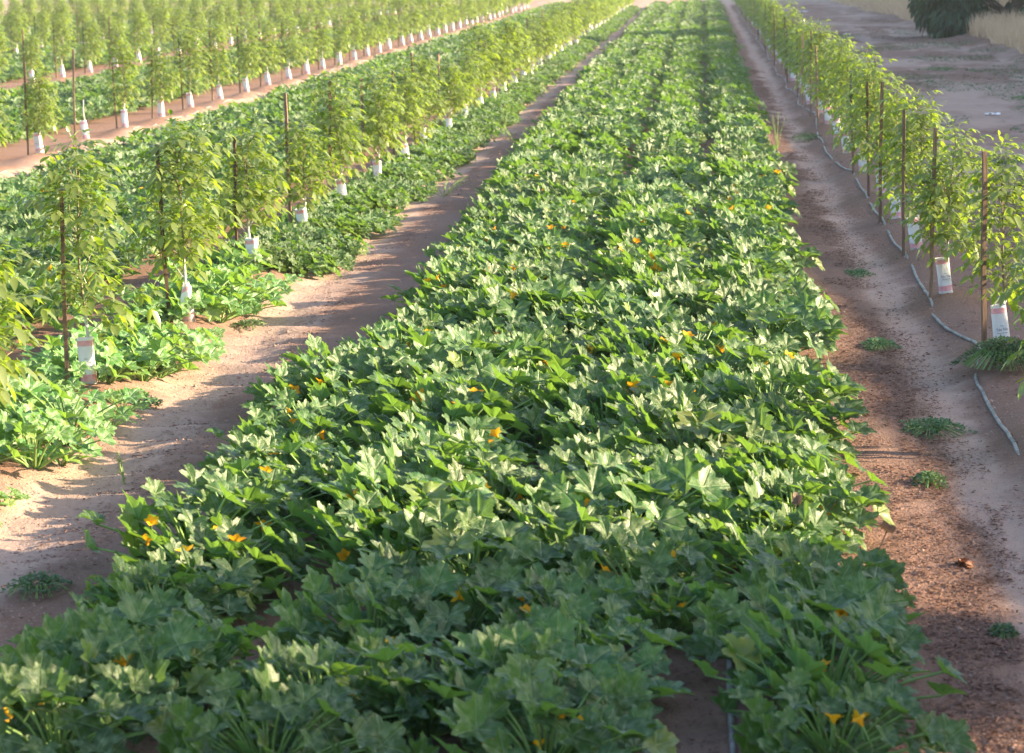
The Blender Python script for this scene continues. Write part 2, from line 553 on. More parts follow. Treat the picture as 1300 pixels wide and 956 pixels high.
def make_flower(seed, size=1.0):
    rs = random.Random(seed)
    mb = MB()
    n = 20
    V, Fc = [], []
    prof = [(0.008, 0.0), (0.014, 0.025), (0.026, 0.05), (0.048, 0.062)]
    for k, (r, z) in enumerate(prof):
        for i in range(n):
            t = 2 * PI * i / n
            lob = math.cos(5 * t) * 0.5 + 0.5
            rr = r * (1 + (0.55 * lob if k == 3 else 0.12 * lob if k == 2 else 0))
            zz = z + (0.012 * lob if k == 3 else 0)
            V.append((rr * math.cos(t) * size, rr * math.sin(t) * size, zz * size))
    for k in range(3):
        for i in range(n):
            Fc.append((k * n + i, k * n + (i + 1) % n, (k + 1) * n + (i + 1) % n, (k + 1) * n + i))
    mb.add(V, Fc)
    mb.tube([(0, 0, -.16 * size), (0.005, 0, -.08 * size), (0, 0, 0.004)], [.005, .0045, .006], 5, mat=1, cap=False)
    return mb.mesh('flower', [M_PETAL, M_PET])


FLOWERS = [make_flower(s, sz) for s, sz in ((1, .74), (2, .60), (3, .86))]
NV = 8
HI = []
for k in range(NV):
    f_, s_ = make_squash(100 + k, 60 + (k % 3) * 6, .98 + 0.06 * (k % 4))
    HI.append((f_.mesh('foliage', M_SQ), s_.mesh('stalks', M_PET)))
VINE = []
for k in range(5):
    f_, s_ = make_squash(300 + k, 14 + k, 0.98, True, k % 2 == 0)
    VINE.append((f_.mesh('foliage', M_VINE), s_.mesh('stalks', M_PET)))

# candidate positions: rows of the beds between the tree rows
SQ = []   # x, y, kind, bed, row index
rp = random.Random(5)
BED_OFF = (-1.86, -3.02, -4.18, -5.16)
for b, (rx, y0, sp) in enumerate(ROWS):
    if b >= 7: continue
    for ri, off in enumerate(BED_OFF):
        y = 10.4 + rp.random() * .5
        while y < END_Y + 1.5:
            x = rx + off + rp.uniform(-.14, .14)
            if b == 0 and ri == 3: x += np.interp(y, [11, 16, 19, 22.5, 30, 45, 185], [-2.9, -2.78, -2.98, -2.50, -2.52, -2.75, -3.0]) - (rx + off)
            if b == 0 and ri == 0: x += np.interp(y, [11, 13.5, 15, 20, 50, 185], [.46, .46, .38, .46, .60, .64]) - (rx + off)
            if b == 0 and ri == 1 and y < 13.8: x -= .04
            px, py = proj(x, y, .3)
            step = rp.uniform(.62, .80)
            if -90 < px < 1400 and py < 1010:
                # small gaps seen in the near left of the bed
                gap = b == 0 and ((ri in (1, 2) and 13.05 < y < 13.75) or (ri == 3 and 18.2 < y < 18.9))
                if not gap and rp.random() > 0.025:
                    SQ.append((x, y, 'bush', b, ri))
            y += step
y = 13.5
while y < 176:
    for dx in ((-4.75,) if y > 60 else (-4.62, -5.0, -5.35) if y < 34 else (-4.66, -4.98)):
        x = dx + rp.uniform(-.14, .14)
        px, py = proj(x, y, .2)
        if -60 < px < 1400 and rp.random() > .03 and min(abs((y - 13.12) / 3.74 % 1 - q) for q in (0, 1)) > (.07 if dx > -5 else .0):
            SQ.append((x, y + rp.uniform(-.1, .1), 'vine', 1, 9))
    y += rp.uniform(.38, .54)
for _ in range(120):      # smaller plants that close the gaps near the front
    yy = rp.uniform(10.6, 24)
    xx = rp.choice([-2.55, -1.35, -.15, -.15]) + rp.uniform(-.16, .16)
    if xx > -.5 and yy < 13.9: xx -= .22
    if abs(xx + 2.0) < 1.0 and 13.05 < yy < 13.6: continue
    if all(math.hypot(xx - q[0], yy - q[1]) > .46 for q in SQ):
        SQ.append((xx, yy, 'bush', 0, 1 if xx > -1 else 2))
y = 10.6
SQ.sort(key=lambda p: math.hypot(p[0], p[1]) * (1.35 if p[2] == 'vine' else 1.0))
IND, REST = SQ[:300], SQ[300:]

ROWNAME = {(0, 0): 'right-hand row of the central bed', (0, 1): 'second row from the right, central bed',
           (0, 2): 'third row from the right, central bed', (0, 3): 'left edge row of the central bed'}
ORD = ['first', 'second', 'third', 'fourth', 'fifth', 'sixth', 'seventh', 'eighth', 'ninth', 'tenth', 'eleventh', 'twelfth',
       'thirteenth', 'fourteenth', 'fifteenth', 'sixteenth', 'seventeenth', 'eighteenth', 'nineteenth', 'twentieth']
cnt = {}
GRP_B = 'squash plants in the beds between the tree rows'
for (x, y, kind, b, ri) in sorted(IND, key=lambda p: p[1]):
    r_ = random.Random(int(x * 9173 + y * 677))
    z = gz(x, y) - 0.01
    o = empty('squash_plant', (x, y, z), r_.uniform(-.7, .7))
    s = r_.uniform(.86, 1.14) * (.82 if ri == 3 and y > 15.5 else .88 if ri == 0 else .95)
    if kind == 'bush' and b == 0 and y < 13.0 and ri > 0: s *= .85
    o.scale = (s, s, s * r_.uniform(.92, 1.08))
    k = cnt.get((b, ri), 0)
    cnt[(b, ri)] = k + 1
    if kind == 'bush':
        fo, stm = HI[r_.randrange(NV)]
        if b == 0:
            rn = ROWNAME[(0, ri)]
            if k < 20: lab = f'squash plant, {ORD[k]} from the front in the {rn}'
            elif y < 34: lab = f'squash plant midway along the {rn}'
            else: lab = f'small far squash plant further up the {rn}'
        else:
            lab = 'squash plant in the bed behind the nearer left row of staked trees'
        tag(o, lab, 'squash plant', GRP_B)
    else:
        fo, stm = VINE[r_.randrange(5)]
        if k < 14: lab = f'low bright green squash vine under the left tree row, {ORD[k]} from the front'
        else: lab = 'one of the low bright squash vines further along the foot of the left tree row'
        tag(o, lab, 'squash vine', 'low squash vines along the left tree row')
    link('foliage', fo, o)
    if kind == 'vine':
        dg = (y - 20.6) / 3.74 % 1      # just in front of a guard the vines stay low
        f_ = (.50, .50, .34) if dg > .56 and x > -5.1 else (.95, .95, .85)
        if y > 36: f_ = tuple(q * .88 for q in f_)
        o.scale = (s * f_[0], s * f_[1], s * f_[2])
    link('stalks', stm, o)
    nf = 0
    if kind == 'bush':
        q = r_.random()
        nf = 4 if q < .12 else 3 if q < .25 else 2 if q < .45 else 1 if q < .75 else 0
        if y > 34: nf = min(nf, 2)
    for _ in range(nf):
        fl = link('flower', FLOWERS[r_.randrange(3)], o)
        a = r_.uniform(-2.9, .3) if r_.random() < .8 else r_.uniform(0, 6.28)
        rr = r_.uniform(.12, .40)
        fl.location = (math.cos(a) * rr, math.sin(a) * rr, r_.uniform(.24, .42))
        fl.rotation_euler = (r_.uniform(.1, .9), r_.uniform(-.5, .5), r_.uniform(0, 6))

# the far plants nobody can single out: ONE object, instances on points
lo_col = bpy.data.collections.new('far_squash_sources')


def far_squash(name, pts, label, smin=.68, smax=.97):
    """One real mesh per unique pattern would repeat; geometry nodes spread six foliage meshes on points."""
    me = bpy.data.meshes.new(name)
    me.from_pydata([(x, y, gz(x, y)) for x, y in pts], [], [])
    o = link(name, me)
    ng = bpy.data.node_groups.new(name, 'GeometryNodeTree')
    ng.interface.new_socket('Geometry', in_out='INPUT', socket_type='NodeSocketGeometry')
    ng.interface.new_socket('Geometry', in_out='OUTPUT', socket_type='NodeSocketGeometry')
    N, L = ng.nodes, ng.links
    gi, go = N.new('NodeGroupInput'), N.new('NodeGroupOutput')
    ci = N.new('GeometryNodeCollectionInfo')
    ci.inputs[0].default_value = lo_col
    ci.inputs[1].default_value = True
    ci.inputs[2].default_value = True
    ip = N.new('GeometryNodeInstanceOnPoints')
    ip.inputs['Pick Instance'].default_value = True
    L.new(gi.outputs[0], ip.inputs['Points'])
    L.new(ci.outputs[0], ip.inputs['Instance'])
    ri_ = N.new('FunctionNodeRandomValue'); ri_.data_type = 'INT'
    ri_.inputs[4].default_value = 0; ri_.inputs[5].default_value = 63
    L.new(ri_.outputs[2], ip.inputs['Instance Index'])
    rv = N.new('FunctionNodeRandomValue'); rv.data_type = 'FLOAT_VECTOR'
    rv.inputs[0].default_value = (-.06, -.06, -.8); rv.inputs[1].default_value = (.06, .06, .8)
    e2r = N.new('FunctionNodeEulerToRotation')
    L.new(rv.outputs[0], e2r.inputs[0])
    L.new(e2r.outputs[0], ip.inputs['Rotation'])
    rsz = N.new('FunctionNodeRandomValue'); rsz.data_type = 'FLOAT'
    rsz.inputs[2].default_value = smin; rsz.inputs[3].default_value = smax
    L.new(rsz.outputs[1], ip.inputs['Scale'])
    L.new(ip.outputs[0], go.inputs[0])
    md = o.modifiers.new('scatter', 'NODES')
    md.node_group = ng
    tag(o, label, 'squash', kind='stuff')
    return o


# patterns come from six of the real plants standing in the bed
src = [o for o in COL.objects if o.name.startswith('foliage') and o.data in [h[0] for h in HI]]
seen = set()
for o in src:
    if o.data.name not in seen:
        seen.add(o.data.name)
        lo_col.objects.link(o)
far_squash('squash_leaves', [(x, y) for x, y, k, b, r in REST if k == 'bush'],
           'dense rows of far squash plants merging into one green carpet')
far_squash('vine_leaves', [(x + d_, y + d_) for x, y, k, b, r in REST for d_ in (.02, .28) if k == 'vine' and (y - 20.6) / 3.74 % 1 < (.86 if d_ < .1 else .7)],
           'low far squash vines along the distant foot of the left tree row', .40, .56)


# ------------------------------------------------------------------ walnut saplings
def leaflet(mb, p, d, up, L, W, rs):
    d = d.normalized()
    side = d.cross(up)
    if side.length < 1e-3: side = Vector((1, 0, 0))
    side.normalize()
    n = side.cross(d)
    dr = rs.uniform(.15, .45)
    pts = []
    for t in (0, .3, .65, 1.0):
        pts.append(p + d * (L * t) - Vector((0, 0, 1)) * (dr * L * t * t))
    f = rs.uniform(.1, .35)
    w = (0, .46 * W, .42 * W, 0)
    V = [pts[0], pts[1] - side * w[1] + n * f * w[1], pts[1], pts[1] + side * w[1] + n * f * w[1],
         pts[2] - side * w[2] + n * f * w[2], pts[2], pts[2] + side * w[2] + n * f * w[2], pts[3]]
    mb.add([tuple(v) for v in V], [(0, 1, 2), (0, 2, 3), (1, 4, 5, 2), (2, 5, 6, 3), (4, 7, 5), (5, 7, 6)])


def compound(mb, p, d, rs, L, k=3, ls=1.0):
    """A walnut leaf: rachis with k pairs of leaflets and a larger one at the tip."""
    d = d.normalized()
    pts = []
    cur, dd = p.copy(), d.copy()
    for i in range(6):
        pts.append(cur.copy())
        cur = cur + dd * (L / 5)
        dd = (dd + Vector((0, 0, -.20))).normalized()
    mb.tube(pts, [.0028, .0025, .002, .0018, .0015, .001], 3, cap=False)
    up = Vector((rs.uniform(-.25, .25), rs.uniform(-.25, .25), 1))
    for i in range(k):
        t = 1.6 + i * (3.2 / max(1, k - 1)) if k > 1 else 3
        i0 = min(4, int(t)); q = pts[i0].lerp(pts[i0 + 1], t - i0)
        tang = (pts[i0 + 1] - pts[i0]).normalized()
        sd_ = tang.cross(up)
        if sd_.length < 1e-3: continue
        sd_.normalize()
        for sg in (-1, 1):
            dir_ = tang * rs.uniform(.4, .8) + sd_ * sg + Vector((0, 0, rs.uniform(-.55, .1)))
            ll = ls * rs.uniform(.075, .105) * (0.75 + 0.15 * i)
            leaflet(mb, q, dir_, up, ll, ll * .48, rs)
    tang = (pts[-1] - pts[-2]).normalized()
    leaflet(mb, pts[-1], tang, up, ls * rs.uniform(.10, .135), ls * .062, rs)


def make_sapling(seed, H=1.95, dens=1.0, wide=1.0):
    rs = random.Random(seed)
    tr, cr = MB(), MB()
    lean = Vector((rs.uniform(-.05, .05), rs.uniform(-.05, .05), 0))
    top = H * rs.uniform(.72, .82)
    tp = [Vector((lean.x * t + .015 * math.sin(7 * t + seed), lean.y * t + .015 * math.cos(5 * t), top * t)) for t in np.linspace(0, 1, 9)]
    tr.tube(tp, list(np.linspace(.017, .006, 9)), 7)
    def limb(p0, dr, L, sub=True):
        pts = [p0.copy()]
        c_, d_ = p0.copy(), dr.normalized()
        n = max(3, int(L / .085))
        for _ in range(n):
            c_ = c_ + d_ * (L / n)
            d_ = (d_ + Vector((rs.uniform(-.12, .12), rs.uniform(-.12, .12), rs.uniform(-.05, .10)))).normalized()
            pts.append(c_.copy())
        tr.tube(pts, list(np.linspace(.0075, .003, len(pts))), 4)
        a = rs.uniform(0, 6)
        for i in range(1, len(pts)):
            for rep in range(3 if rs.random() < .45 * dens else 2):
                if rs.random() > 0.97 * dens: continue
                a += 2.4
                tg = (pts[i] - pts[i - 1]).normalized()
                o1 = tg.cross(Vector((0, 0, 1)));
                if o1.length < 1e-2: o1 = Vector((1, 0, 0))
                o1.normalize(); o2 = tg.cross(o1)
                dd = tg * .45 + (o1 * math.cos(a) + o2 * math.sin(a)) * .9 + Vector((0, 0, .15))
                compound(cr, pts[i], dd, rs, rs.uniform(.16, .27), rs.choice((2, 3, 3)), rs.uniform(.95, 1.3))
        for _ in range(3):
            dd = d_ + Vector((rs.uniform(-.7, .7), rs.uniform(-.7, .7), rs.uniform(0, .6)))
            compound(cr, pts[-1], dd, rs, rs.uniform(.14, .22), 2, .85)
    nb = int(17 * dens)
    for i in range(nb):
        z = .47 + (top - .55) * (i / nb) + rs.uniform(-.04, .04)
        t = z / top
        j = t * 8; j0 = min(7, int(j))
        p = tp[j0].lerp(tp[j0 + 1], j - j0)
        az = i * 2.4 + rs.uniform(-.4, .4)
        el = rs.uniform(.25, .95) if z < 1.0 else rs.uniform(.7, 1.2)
        L = (rs.uniform(.28, .48) if z < 1.0 else rs.uniform(.26, .5)) * wide
        limb(p, Vector((math.cos(az) * math.cos(el), math.sin(az) * math.cos(el), math.sin(el))), L)
    for _ in range(2 if rs.random() < .6 else 3):
        limb(tp[-1], Vector((rs.uniform(-.3, .3), rs.uniform(-.3, .3), 1)), rs.uniform(.22, .5) * H / 1.95)
    return tr.mesh('trunk', M_BARK), cr.mesh('crown', M_WAL)


SAP = [make_sapling(20 + k, H, d, w) for k, (H, d, w) in enumerate(
    [(1.95, 1.0, 1.05), (2.05, .95, 1.0), (1.85, 1.0, 1.1), (2.0, 1.0, 1.2), (1.75, .95, 1.0), (2.1, .9, .95), (1.9, 1.0, 1.15), (1.6, .8, .9)])]
rs0 = random.Random(3)
bare = MB()
bp = [Vector((.012 * math.sin(k), .01 * math.cos(2 * k), .11 * k)) for k in range(8)]
bare.tube(bp, list(np.linspace(.016, .008, 8)), 7)
bare.tube([bp[5], bp[5] + Vector((.05, .02, .08))], [.005, .003], 4)
BARE = bare.mesh('trunk', simple_mat('painted_bark', (.70, .69, .66), (.55, .52, .47), 20, 0.8, 0.2))


def make_stake(h, w=.038):
    mb = MB()
    n = 7
    V, Fc = [], []
    for i in range(n + 1):
        z = -0.12 + (h + .12) * i / n
        for (sx, sy) in ((-1, -1), (1, -1), (1, 1), (-1, 1)):
            q = w / 2 * (1 + rs0.uniform(-.05, .05)) * (0.93 if i == n else 1)
            V.append((sx * q + .004 * math.sin(i * 1.3), sy * q * .9, z))
    for i in range(n):
        for j in range(4):
            Fc.append((i * 4 + j, i * 4 + (j + 1) % 4, (i + 1) * 4 + (j + 1) % 4, (i + 1) * 4 + j))
    Fc.append((n * 4, n * 4 + 1, n * 4 + 2, n * 4 + 3))
    mb.add(V, Fc)
    return mb.mesh('wooden_stake', M_WOOD, smooth=False)


STAKES = [make_stake(h, w) for h, w in ((1.58, .035), (1.70, .036), (1.50, .031), (1.64, .033), (1.40, .033), (1.78, .036))]
STAKE_SHORT = make_stake(1.30, .04)


def make_guard(seed, crushed=False):
    rs = random.Random(seed)
    n, H = 24, .36
    zs = [0, .035, .036, .085, .086, .16, .25, .300, .301, .342, .343, .36]
    V, Fc, mats = [], [], []
    ph = rs.uniform(0, 1)
    for z in zs:
        for i in range(n):
            t = 2 * PI * i / n
            c_, s_ = math.cos(t), math.sin(t)
            e = 0.55     # rounded square section, folded card
            rx_ = .066 * abs(c_) ** e * (1 if c_ > 0 else -1)
            ry_ = .060 * abs(s_) ** e * (1 if s_ > 0 else -1)
            k = 1 + .05 * math.sin(9 * z + seed) + .03 * math.sin(3 * t + 14 * z)
            if crushed and z > .2: k *= 1 - 2.0 * (z - .2) * (1 + .6 * math.sin(2 * t + 2))
            zz = z - (0.05 * (z / .36) * (1 + math.sin(t * 2)) * .5 if crushed else 0) + (0.004 * math.sin(t + seed) if z > .35 else 0)
            V.append((rx_ * k + (.10 * (z - .2) if crushed and z > .2 else 0), ry_ * k, zz))
    for k in range(len(zs) - 1):
        band = (zs[k] >= .035 and zs[k + 1] <= .0851) or (zs[k] >= .300 and zs[k + 1] <= .3421)
        for i in range(n):
            Fc.append((k * n + i, k * n + (i + 1) % n, (k + 1) * n + (i + 1) % n, (k + 1) * n + i))
            mats.append(1 if band else 0)
    mb = MB()
    mb.add(V, Fc)
    mb.m = mats
    me_ = mb.mesh('tree_guard', [M_WHITE, M_PINK])
    return me_


GUARDS = [make_guard(s) for s in (1, 2, 3, 4)]
GUARD_CRUSH = make_guard(9, True)


def text_mesh(lines):
    """Printed lettering wrapped on the front face of a guard."""
    Vs, Fs = [], []
    base = 0
    for (txt, size, z, wide) in lines:
        cu = bpy.data.curves.new('txt', 'FONT')
        cu.body = txt
        cu.size = size
        cu.align_x = 'CENTER'
        cu.resolution_u = 2
        to = bpy.data.objects.new('txt', cu)
        COL.objects.link(to)
        bpy.context.view_layer.update()
        tm = bpy.data.meshes.new_from_object(to)
        vv = [(v.co.x * wide, v.co.y) for v in tm.vertices]
        for p in tm.polygons: Fs.append(tuple(i + base for i in p.vertices))
        for (a, b) in vv:
            Vs.append((a, -(.0625 + .0035 - .9 * a * a), z + b))
        base += len(vv)
        bpy.data.objects.remove(to)
        bpy.data.curves.remove(cu)
        bpy.data.meshes.remove(tm)
    mb = MB()
    mb.add(Vs, Fs)
    mb.add([(-.045, -.0645, .148), (.045, -.0645, .148), (.045, -.0645, .1505), (-.045, -.0645, .1505)], [(0, 1, 2, 3)])
    return mb.mesh('lettering', M_INK, smooth=False)


LETTER = text_mesh([('The', .016, .200, 1.0), ('Tube Tree', .029, .168, .80)])

ROWLAB = ['right-hand row by the road', 'left row by the bumpy track', 'second row to the left', 'third row to the left',
          'fourth row to the left', 'fifth row to the left', 'sixth row to the left', 'seventh row to the left']
for b, (rx, y0, sp) in enumerate(ROWS):
    y = y0
    k = 0
    vis = 0
    n_all = int((END_Y + (38 if b >= 3 else 0) - y0) / sp) + 1
    for k in range(n_all):
        r_ = random.Random(b * 1000 + k * 7 + 1)
        y = y0 + sp * k + r_.uniform(-.12, .12)
        x = rx + r_.uniform(-.06, .06)
        if b == 1 and k == 4: y -= .05
        px, py = proj(x, y, 0.9)
        if not (-70 < px < 1375 and py < 1010): continue
        nm = ORD[vis] if vis < 20 else None
        vis += 1
        z = gz(x, y)
        rl = ROWLAB[b]
        far = y > 118
        grp = ' in the ' + rl
        dead = (b == 2 and k == 2)
        # ---- tree
        t = empty('walnut_sapling', (x, y, z - .01), r_.uniform(0, 6.28))
        s = r_.uniform(.90, 1.06) * (1.0 if y < 100 else 1.05)
        s *= .93 if b >= 2 else (.92 if b == 1 else .87) * r_.uniform(.9, 1.06)
        t.scale = (s * (1.06 if b == 1 else 1), s * (1.06 if b == 1 else 1), s)
        t.rotation_euler = (r_.uniform(-.06, .06), r_.uniform(-.06, .06), t.rotation_euler[2])
        if dead:
            link('trunk', BARE, t)
            tag(t, 'bare white-painted sapling trunk without leaves in the second row to the left', 'tree', 'walnut saplings' + grp)
            t.scale = (1, 1, 1)
        else:
            tm_, cm_ = SAP[r_.randrange(len(SAP) - (1 if r_.random() < .85 else 0))]
            link('trunk', tm_, t)
            link('crown', cm_, t)
            if nm: lab = f'leafy young walnut tree, {nm} from the front of the {rl}'
            else: lab = f'small young walnut tree at the far end of the {rl}'
            tag(t, lab, 'tree', 'walnut saplings' + grp)
        # ---- guard
        g = link('tree_guard', GUARD_CRUSH if (b == 1 and k == 3) else GUARDS[r_.randrange(4)])
        g.location = (x, y, z - .015)
        g.rotation_euler = (r_.uniform(-.05, .05), -.09 + r_.uniform(-.08, .06), r_.uniform(-.25, .25) if b else r_.uniform(-.1, .3))
        sg = r_.uniform(.94, 1.06)
        g.scale = (sg, sg, r_.uniform(.98, 1.12))
        if b == 1 and k == 3: lab = 'crumpled white trunk guard with torn top in the left row by the bumpy track'
        elif nm: lab = f'pink-banded trunk guard, {nm} from the front of the {rl}'
        else: lab = f'tiny white trunk guard toward the far end of the {rl}'
        tag(g, lab, 'tree guard', 'trunk guards' + grp)
        if y < 50 and not (b == 1 and k == 3):
            le = link('lettering', LETTER, g)
        # ---- stake
        miss = r_.random() < (.12 if b < 2 else .05) and vis > 6
        if not miss:
            st_ = link('wooden_stake', STAKES[r_.randrange(6)])
            sx, sy = (x - .19, y - .18) if b == 0 else (x - .18, y - .10)
            if b == 2 and k == 2: st_.data = STAKES[5]
            st_.location = (sx + r_.uniform(-.03, .03), sy + r_.uniform(-.1, .1), gz(sx, sy))
            st_.rotation_euler = (r_.uniform(-.02, .02), r_.uniform(-.035, .03), r_.uniform(-.4, .4))
            if nm: lab = f'square brown wooden stake beside the {nm} sapling of the {rl}'
            else: lab = f'thin wooden stake among the far saplings of the {rl}'
            tag(st_, lab, 'stake', 'wooden stakes' + grp)


# ------------------------------------------------------------------ drip hoses
def hose(name, pts, r, label, group=None, zoff=.012, sag=None, bury=.0):
    pts = sorted(pts, key=lambda p: p[1])
    P = []
    for i in range(len(pts) - 1):
        (x0, y0_), (x1, y1) = pts[i], pts[i + 1]
        n = max(2, int((y1 - y0_) / .16))
        for k in range(n):
            t = k / n
            tt = t * t * (3 - 2 * t)
            P.append((x0 + (x1 - x0) * tt, y0_ + (y1 - y0_) * t))
    P.append(pts[-1])
    out = []
    for (x, y) in P:
        z = gz(x, y) + zoff - bury * (y > 13.6) * float(ss(fbm(np.array(y * 1.1 + x * 5), np.array(x * 0.0), 61, 2), .45, .60))
        if sag: z += sag(x, y)
        out.append((x + .004 * math.sin(y * 2), y, z))
    mb = MB()
    mb.tube(out, r, 8)
    o = mb.build(name, M_HOSE)
    tag(o, label, 'hose', group)
    return o


rh = random.Random(8)
HR = [(2.36, 56.62), (2.16, 49.09), (2.13, 44.48), (2.25, 41.22), (2.30, 40.48), (2.26, 34.34), (2.23, 29.57), (2.25, 28.59), (2.20, 25.36), (2.16, 24.70),
      (2.31, 22.14), (2.16, 20.67), (2.14, 19.11), (2.14, 17.88), (2.2, 16.0), (2.25, 13.5), (2.2, 10)]
HR += [(2.2 + rh.uniform(-.08, .1), yy) for yy in np.arange(60, 184, 4.0)]
hose('drip_hose', HR, .015, 'long grey drip hose winding along the left foot of the right-hand tree row',
     sag=lambda x, y: -.035 * max(0, math.cos(2 * PI * (y - 21.3) / 3.72)) ** 6)
HL = [(-12.3, 39), (-11.87, 43.09), (-12.13, 46.02), (-11.74, 48.01), (-11.99, 52.79), (-11.94, 60.29), (-12.01, 64.21), (-11.85, 67.05), (-11.67, 68.93)]
HL += [(-11.9 + rh.uniform(-.1, .1), yy) for yy in np.arange(73, 184, 4.0)]
hose('drip_hose', HL, .018, 'pale drip hose lying beside the second tree row to the left', bury=.05)
hose('drip_hose', [(.10, 9.5), (.10, 12.2), (.10, 13.41), (.04, 14.35), (.06, 17), (.1, 20), (.08, 30)], .016, 'grey drip line in the gap left of the right-hand squash row', 'drip lines in the squash bed', bury=.045)
hose('drip_hose', [(-1.30, 9.5), (-1.36, 12.2), (-1.35, 12.9), (-1.35, 13.41), (-1.36, 16), (-1.3, 30)], .013, 'grey drip line showing between the middle squash plants at the front', 'drip lines in the squash bed', bury=.045)


# ------------------------------------------------------------------ weeds
def weed_patch(w, l, h, n, seed, mat=None):
    rs = random.Random(seed)
    mb = MB()
    for i in range(n):
        a = rs.uniform(0, 2 * PI); r = rs.random() ** .6 * (.72 + .22 * math.sin(3 * a + seed) + .18 * math.sin(5 * a + 2 * seed))
        x, y = math.cos(a) * r * w / 2, math.sin(a) * r * l / 2
        hh = h * (1 - r * r) * rs.uniform(.3, 1.0) + .008
        d = Vector((math.cos(a) * .8 + rs.uniform(-.8, .8), math.sin(a) * .8 + rs.uniform(-.8, .8), rs.uniform(.0, 1.0))).normalized()
        up = Vector((rs.uniform(-.5, .5), rs.uniform(-.5, .5), 1))
        leaflet(mb, Vector((x, y, hh)), d, up, rs.uniform(.018, .038), rs.uniform(.012, .022), rs)
    for i in range(int(n / 22)):
        a = rs.uniform(0, 2 * PI)
        e = Vector((math.cos(a) * w / 2 * .85, math.sin(a) * l / 2 * .85, .015))
        mb.tube([(0, 0, .01), tuple(e * .5 + Vector((0, 0, h * .6))), tuple(e)], .003, 3, mat=1, cap=False)
    return mb.mesh('weed', [mat or M_WEED, M_PET])


WEEDS = [(1.64, 19.03, .62, .9, .07, 900, 'low grey-green weed mat spread across the right dirt path'),
         (1.53, 23.06, .40, .8, .05, 600, 'small weed mat on the right path beside the upper winding hose'),
         (1.46, 16.99, .28, .45, .08, 420, 'compact weed tuft with a yellowish tip near the bed edge'),
         (1.51, 13.13, .17, .30, .05, 200, 'tiny weed sprout on bare soil at the bottom of the right path'),
         (2.42, 21.15, .80, .95, .22, 2600, 'bushy dark green weed around the nearest right-hand trunk guard'),
         (1.96, 49.78, .75, 1.6, .12, 700, 'distant green weed clump at the edge of the right tree row'),
         (1.67, 28.5, .35, .9, .04, 380, 'faint weed patch high on the right path left of the hose'),
         (-5.25, 22.6, .95, 1.3, .16, 2200, 'dense low weed between the second and third stakes of the left row'),
         (-4.45, 20.2, .30, .45, .06, 360, 'small weed at the foot of the nearest left trunk guard'),
         (-4.40, 24.6, .40, .6, .06, 420, 'low weed hugging the crumpled trunk guard of the left row'),
         (-3.75, 14.0, .40, .5, .10, 480, 'sprawling weed at the left edge of the bed near the front'),
         (.25, 13.7, .55, .75, .10, 900, 'feathery weed growing beside the front drip line'),
         (-2.0, 12.9, .7, .5, .07, 700, 'ground weed on bare soil between the front squash plants'),
         (-.05, 16.6, .5, .8, .20, 1100, 'grey-green weed clump inside the bed right of centre'),
         (4.9, 43.0, .9, 1.6, .05, 500, 'flat weed patch on the service road nearest the right tree row'),
         (7.6, 62.0, 1.0, 2.2, .05, 500, 'flat weed patch on the service road beside a white scrap'),
         (7.0, 78.0, 1.2, 3.0, .06, 500, 'dull green patch in the middle of the service road')]
for k, (x, y, w, l, h, n, lab) in enumerate(WEEDS):
    o = link('weed', weed_patch(w, l, h, n, 900 + k))
    o.location = (x, y, gz(x, y))
    tag(o, lab, 'weed', 'weeds on the paths')


def tall_weed(h, nst, seed, spread=.12):
    rs = random.Random(seed)
    mb = MB()
    for i in range(nst):
        a = rs.uniform(0, 6.28); q = rs.uniform(.3, 1)
        tip = Vector((math.cos(a) * spread * q * 1.6, math.sin(a) * spread * q * 1.6, h * rs.uniform(.6, 1)))
        mid = tip * .5 + Vector((0, 0, .05))
        mb.tube([(0, 0, 0), tuple(mid), tuple(tip)], [.006, .004, .002], 4, mat=1, cap=False)
        for j in range(int(26 * h) + 8):
            t = rs.uniform(.1, 1)
            p = (Vector((0, 0, 0)).lerp(mid, t * 2) if t < .5 else mid.lerp(tip, t * 2 - 1))
            d = Vector((rs.uniform(-1, 1), rs.uniform(-1, 1), rs.uniform(.1, 1)))
            leaflet(mb, p, d, Vector((0, 0, 1)), rs.uniform(.03, .07), .014, rs)
    return mb.mesh('tall_weed', [M_WEEDY, M_PET])


for k, (x, y, h, n, sp_, lab) in enumerate([
        (1.30, 46.8, .75, 4, .10, 'tall thin yellow-green weed at the right edge of the central bed'),
        (-4.21, 54.7, .55, 9, .30, 'tall pale weed on the left track near the far vines'),
        (-3.45, 47.8, .55, 12, .40, 'wide pale weed leaning over the left track by the bed edge'),
        (-4.29, 49.0, .50, 8, .25, 'bushy pale weed in the left track below the walnut hedge'),
        (-3.9, 38.6, .35, 9, .35, 'yellowish weed spreading over the left track beside the squash'),
        (-3.95, 17.1, .28, 2, .05, 'single dry grass stalk standing on the bumpy left track')]):
    o = link('tall_weed', tall_weed(h, n, 950 + k, sp_))
    o.location = (x, y, gz(x, y) - .01)
    tag(o, lab, 'weed', 'tall weeds by the tracks')


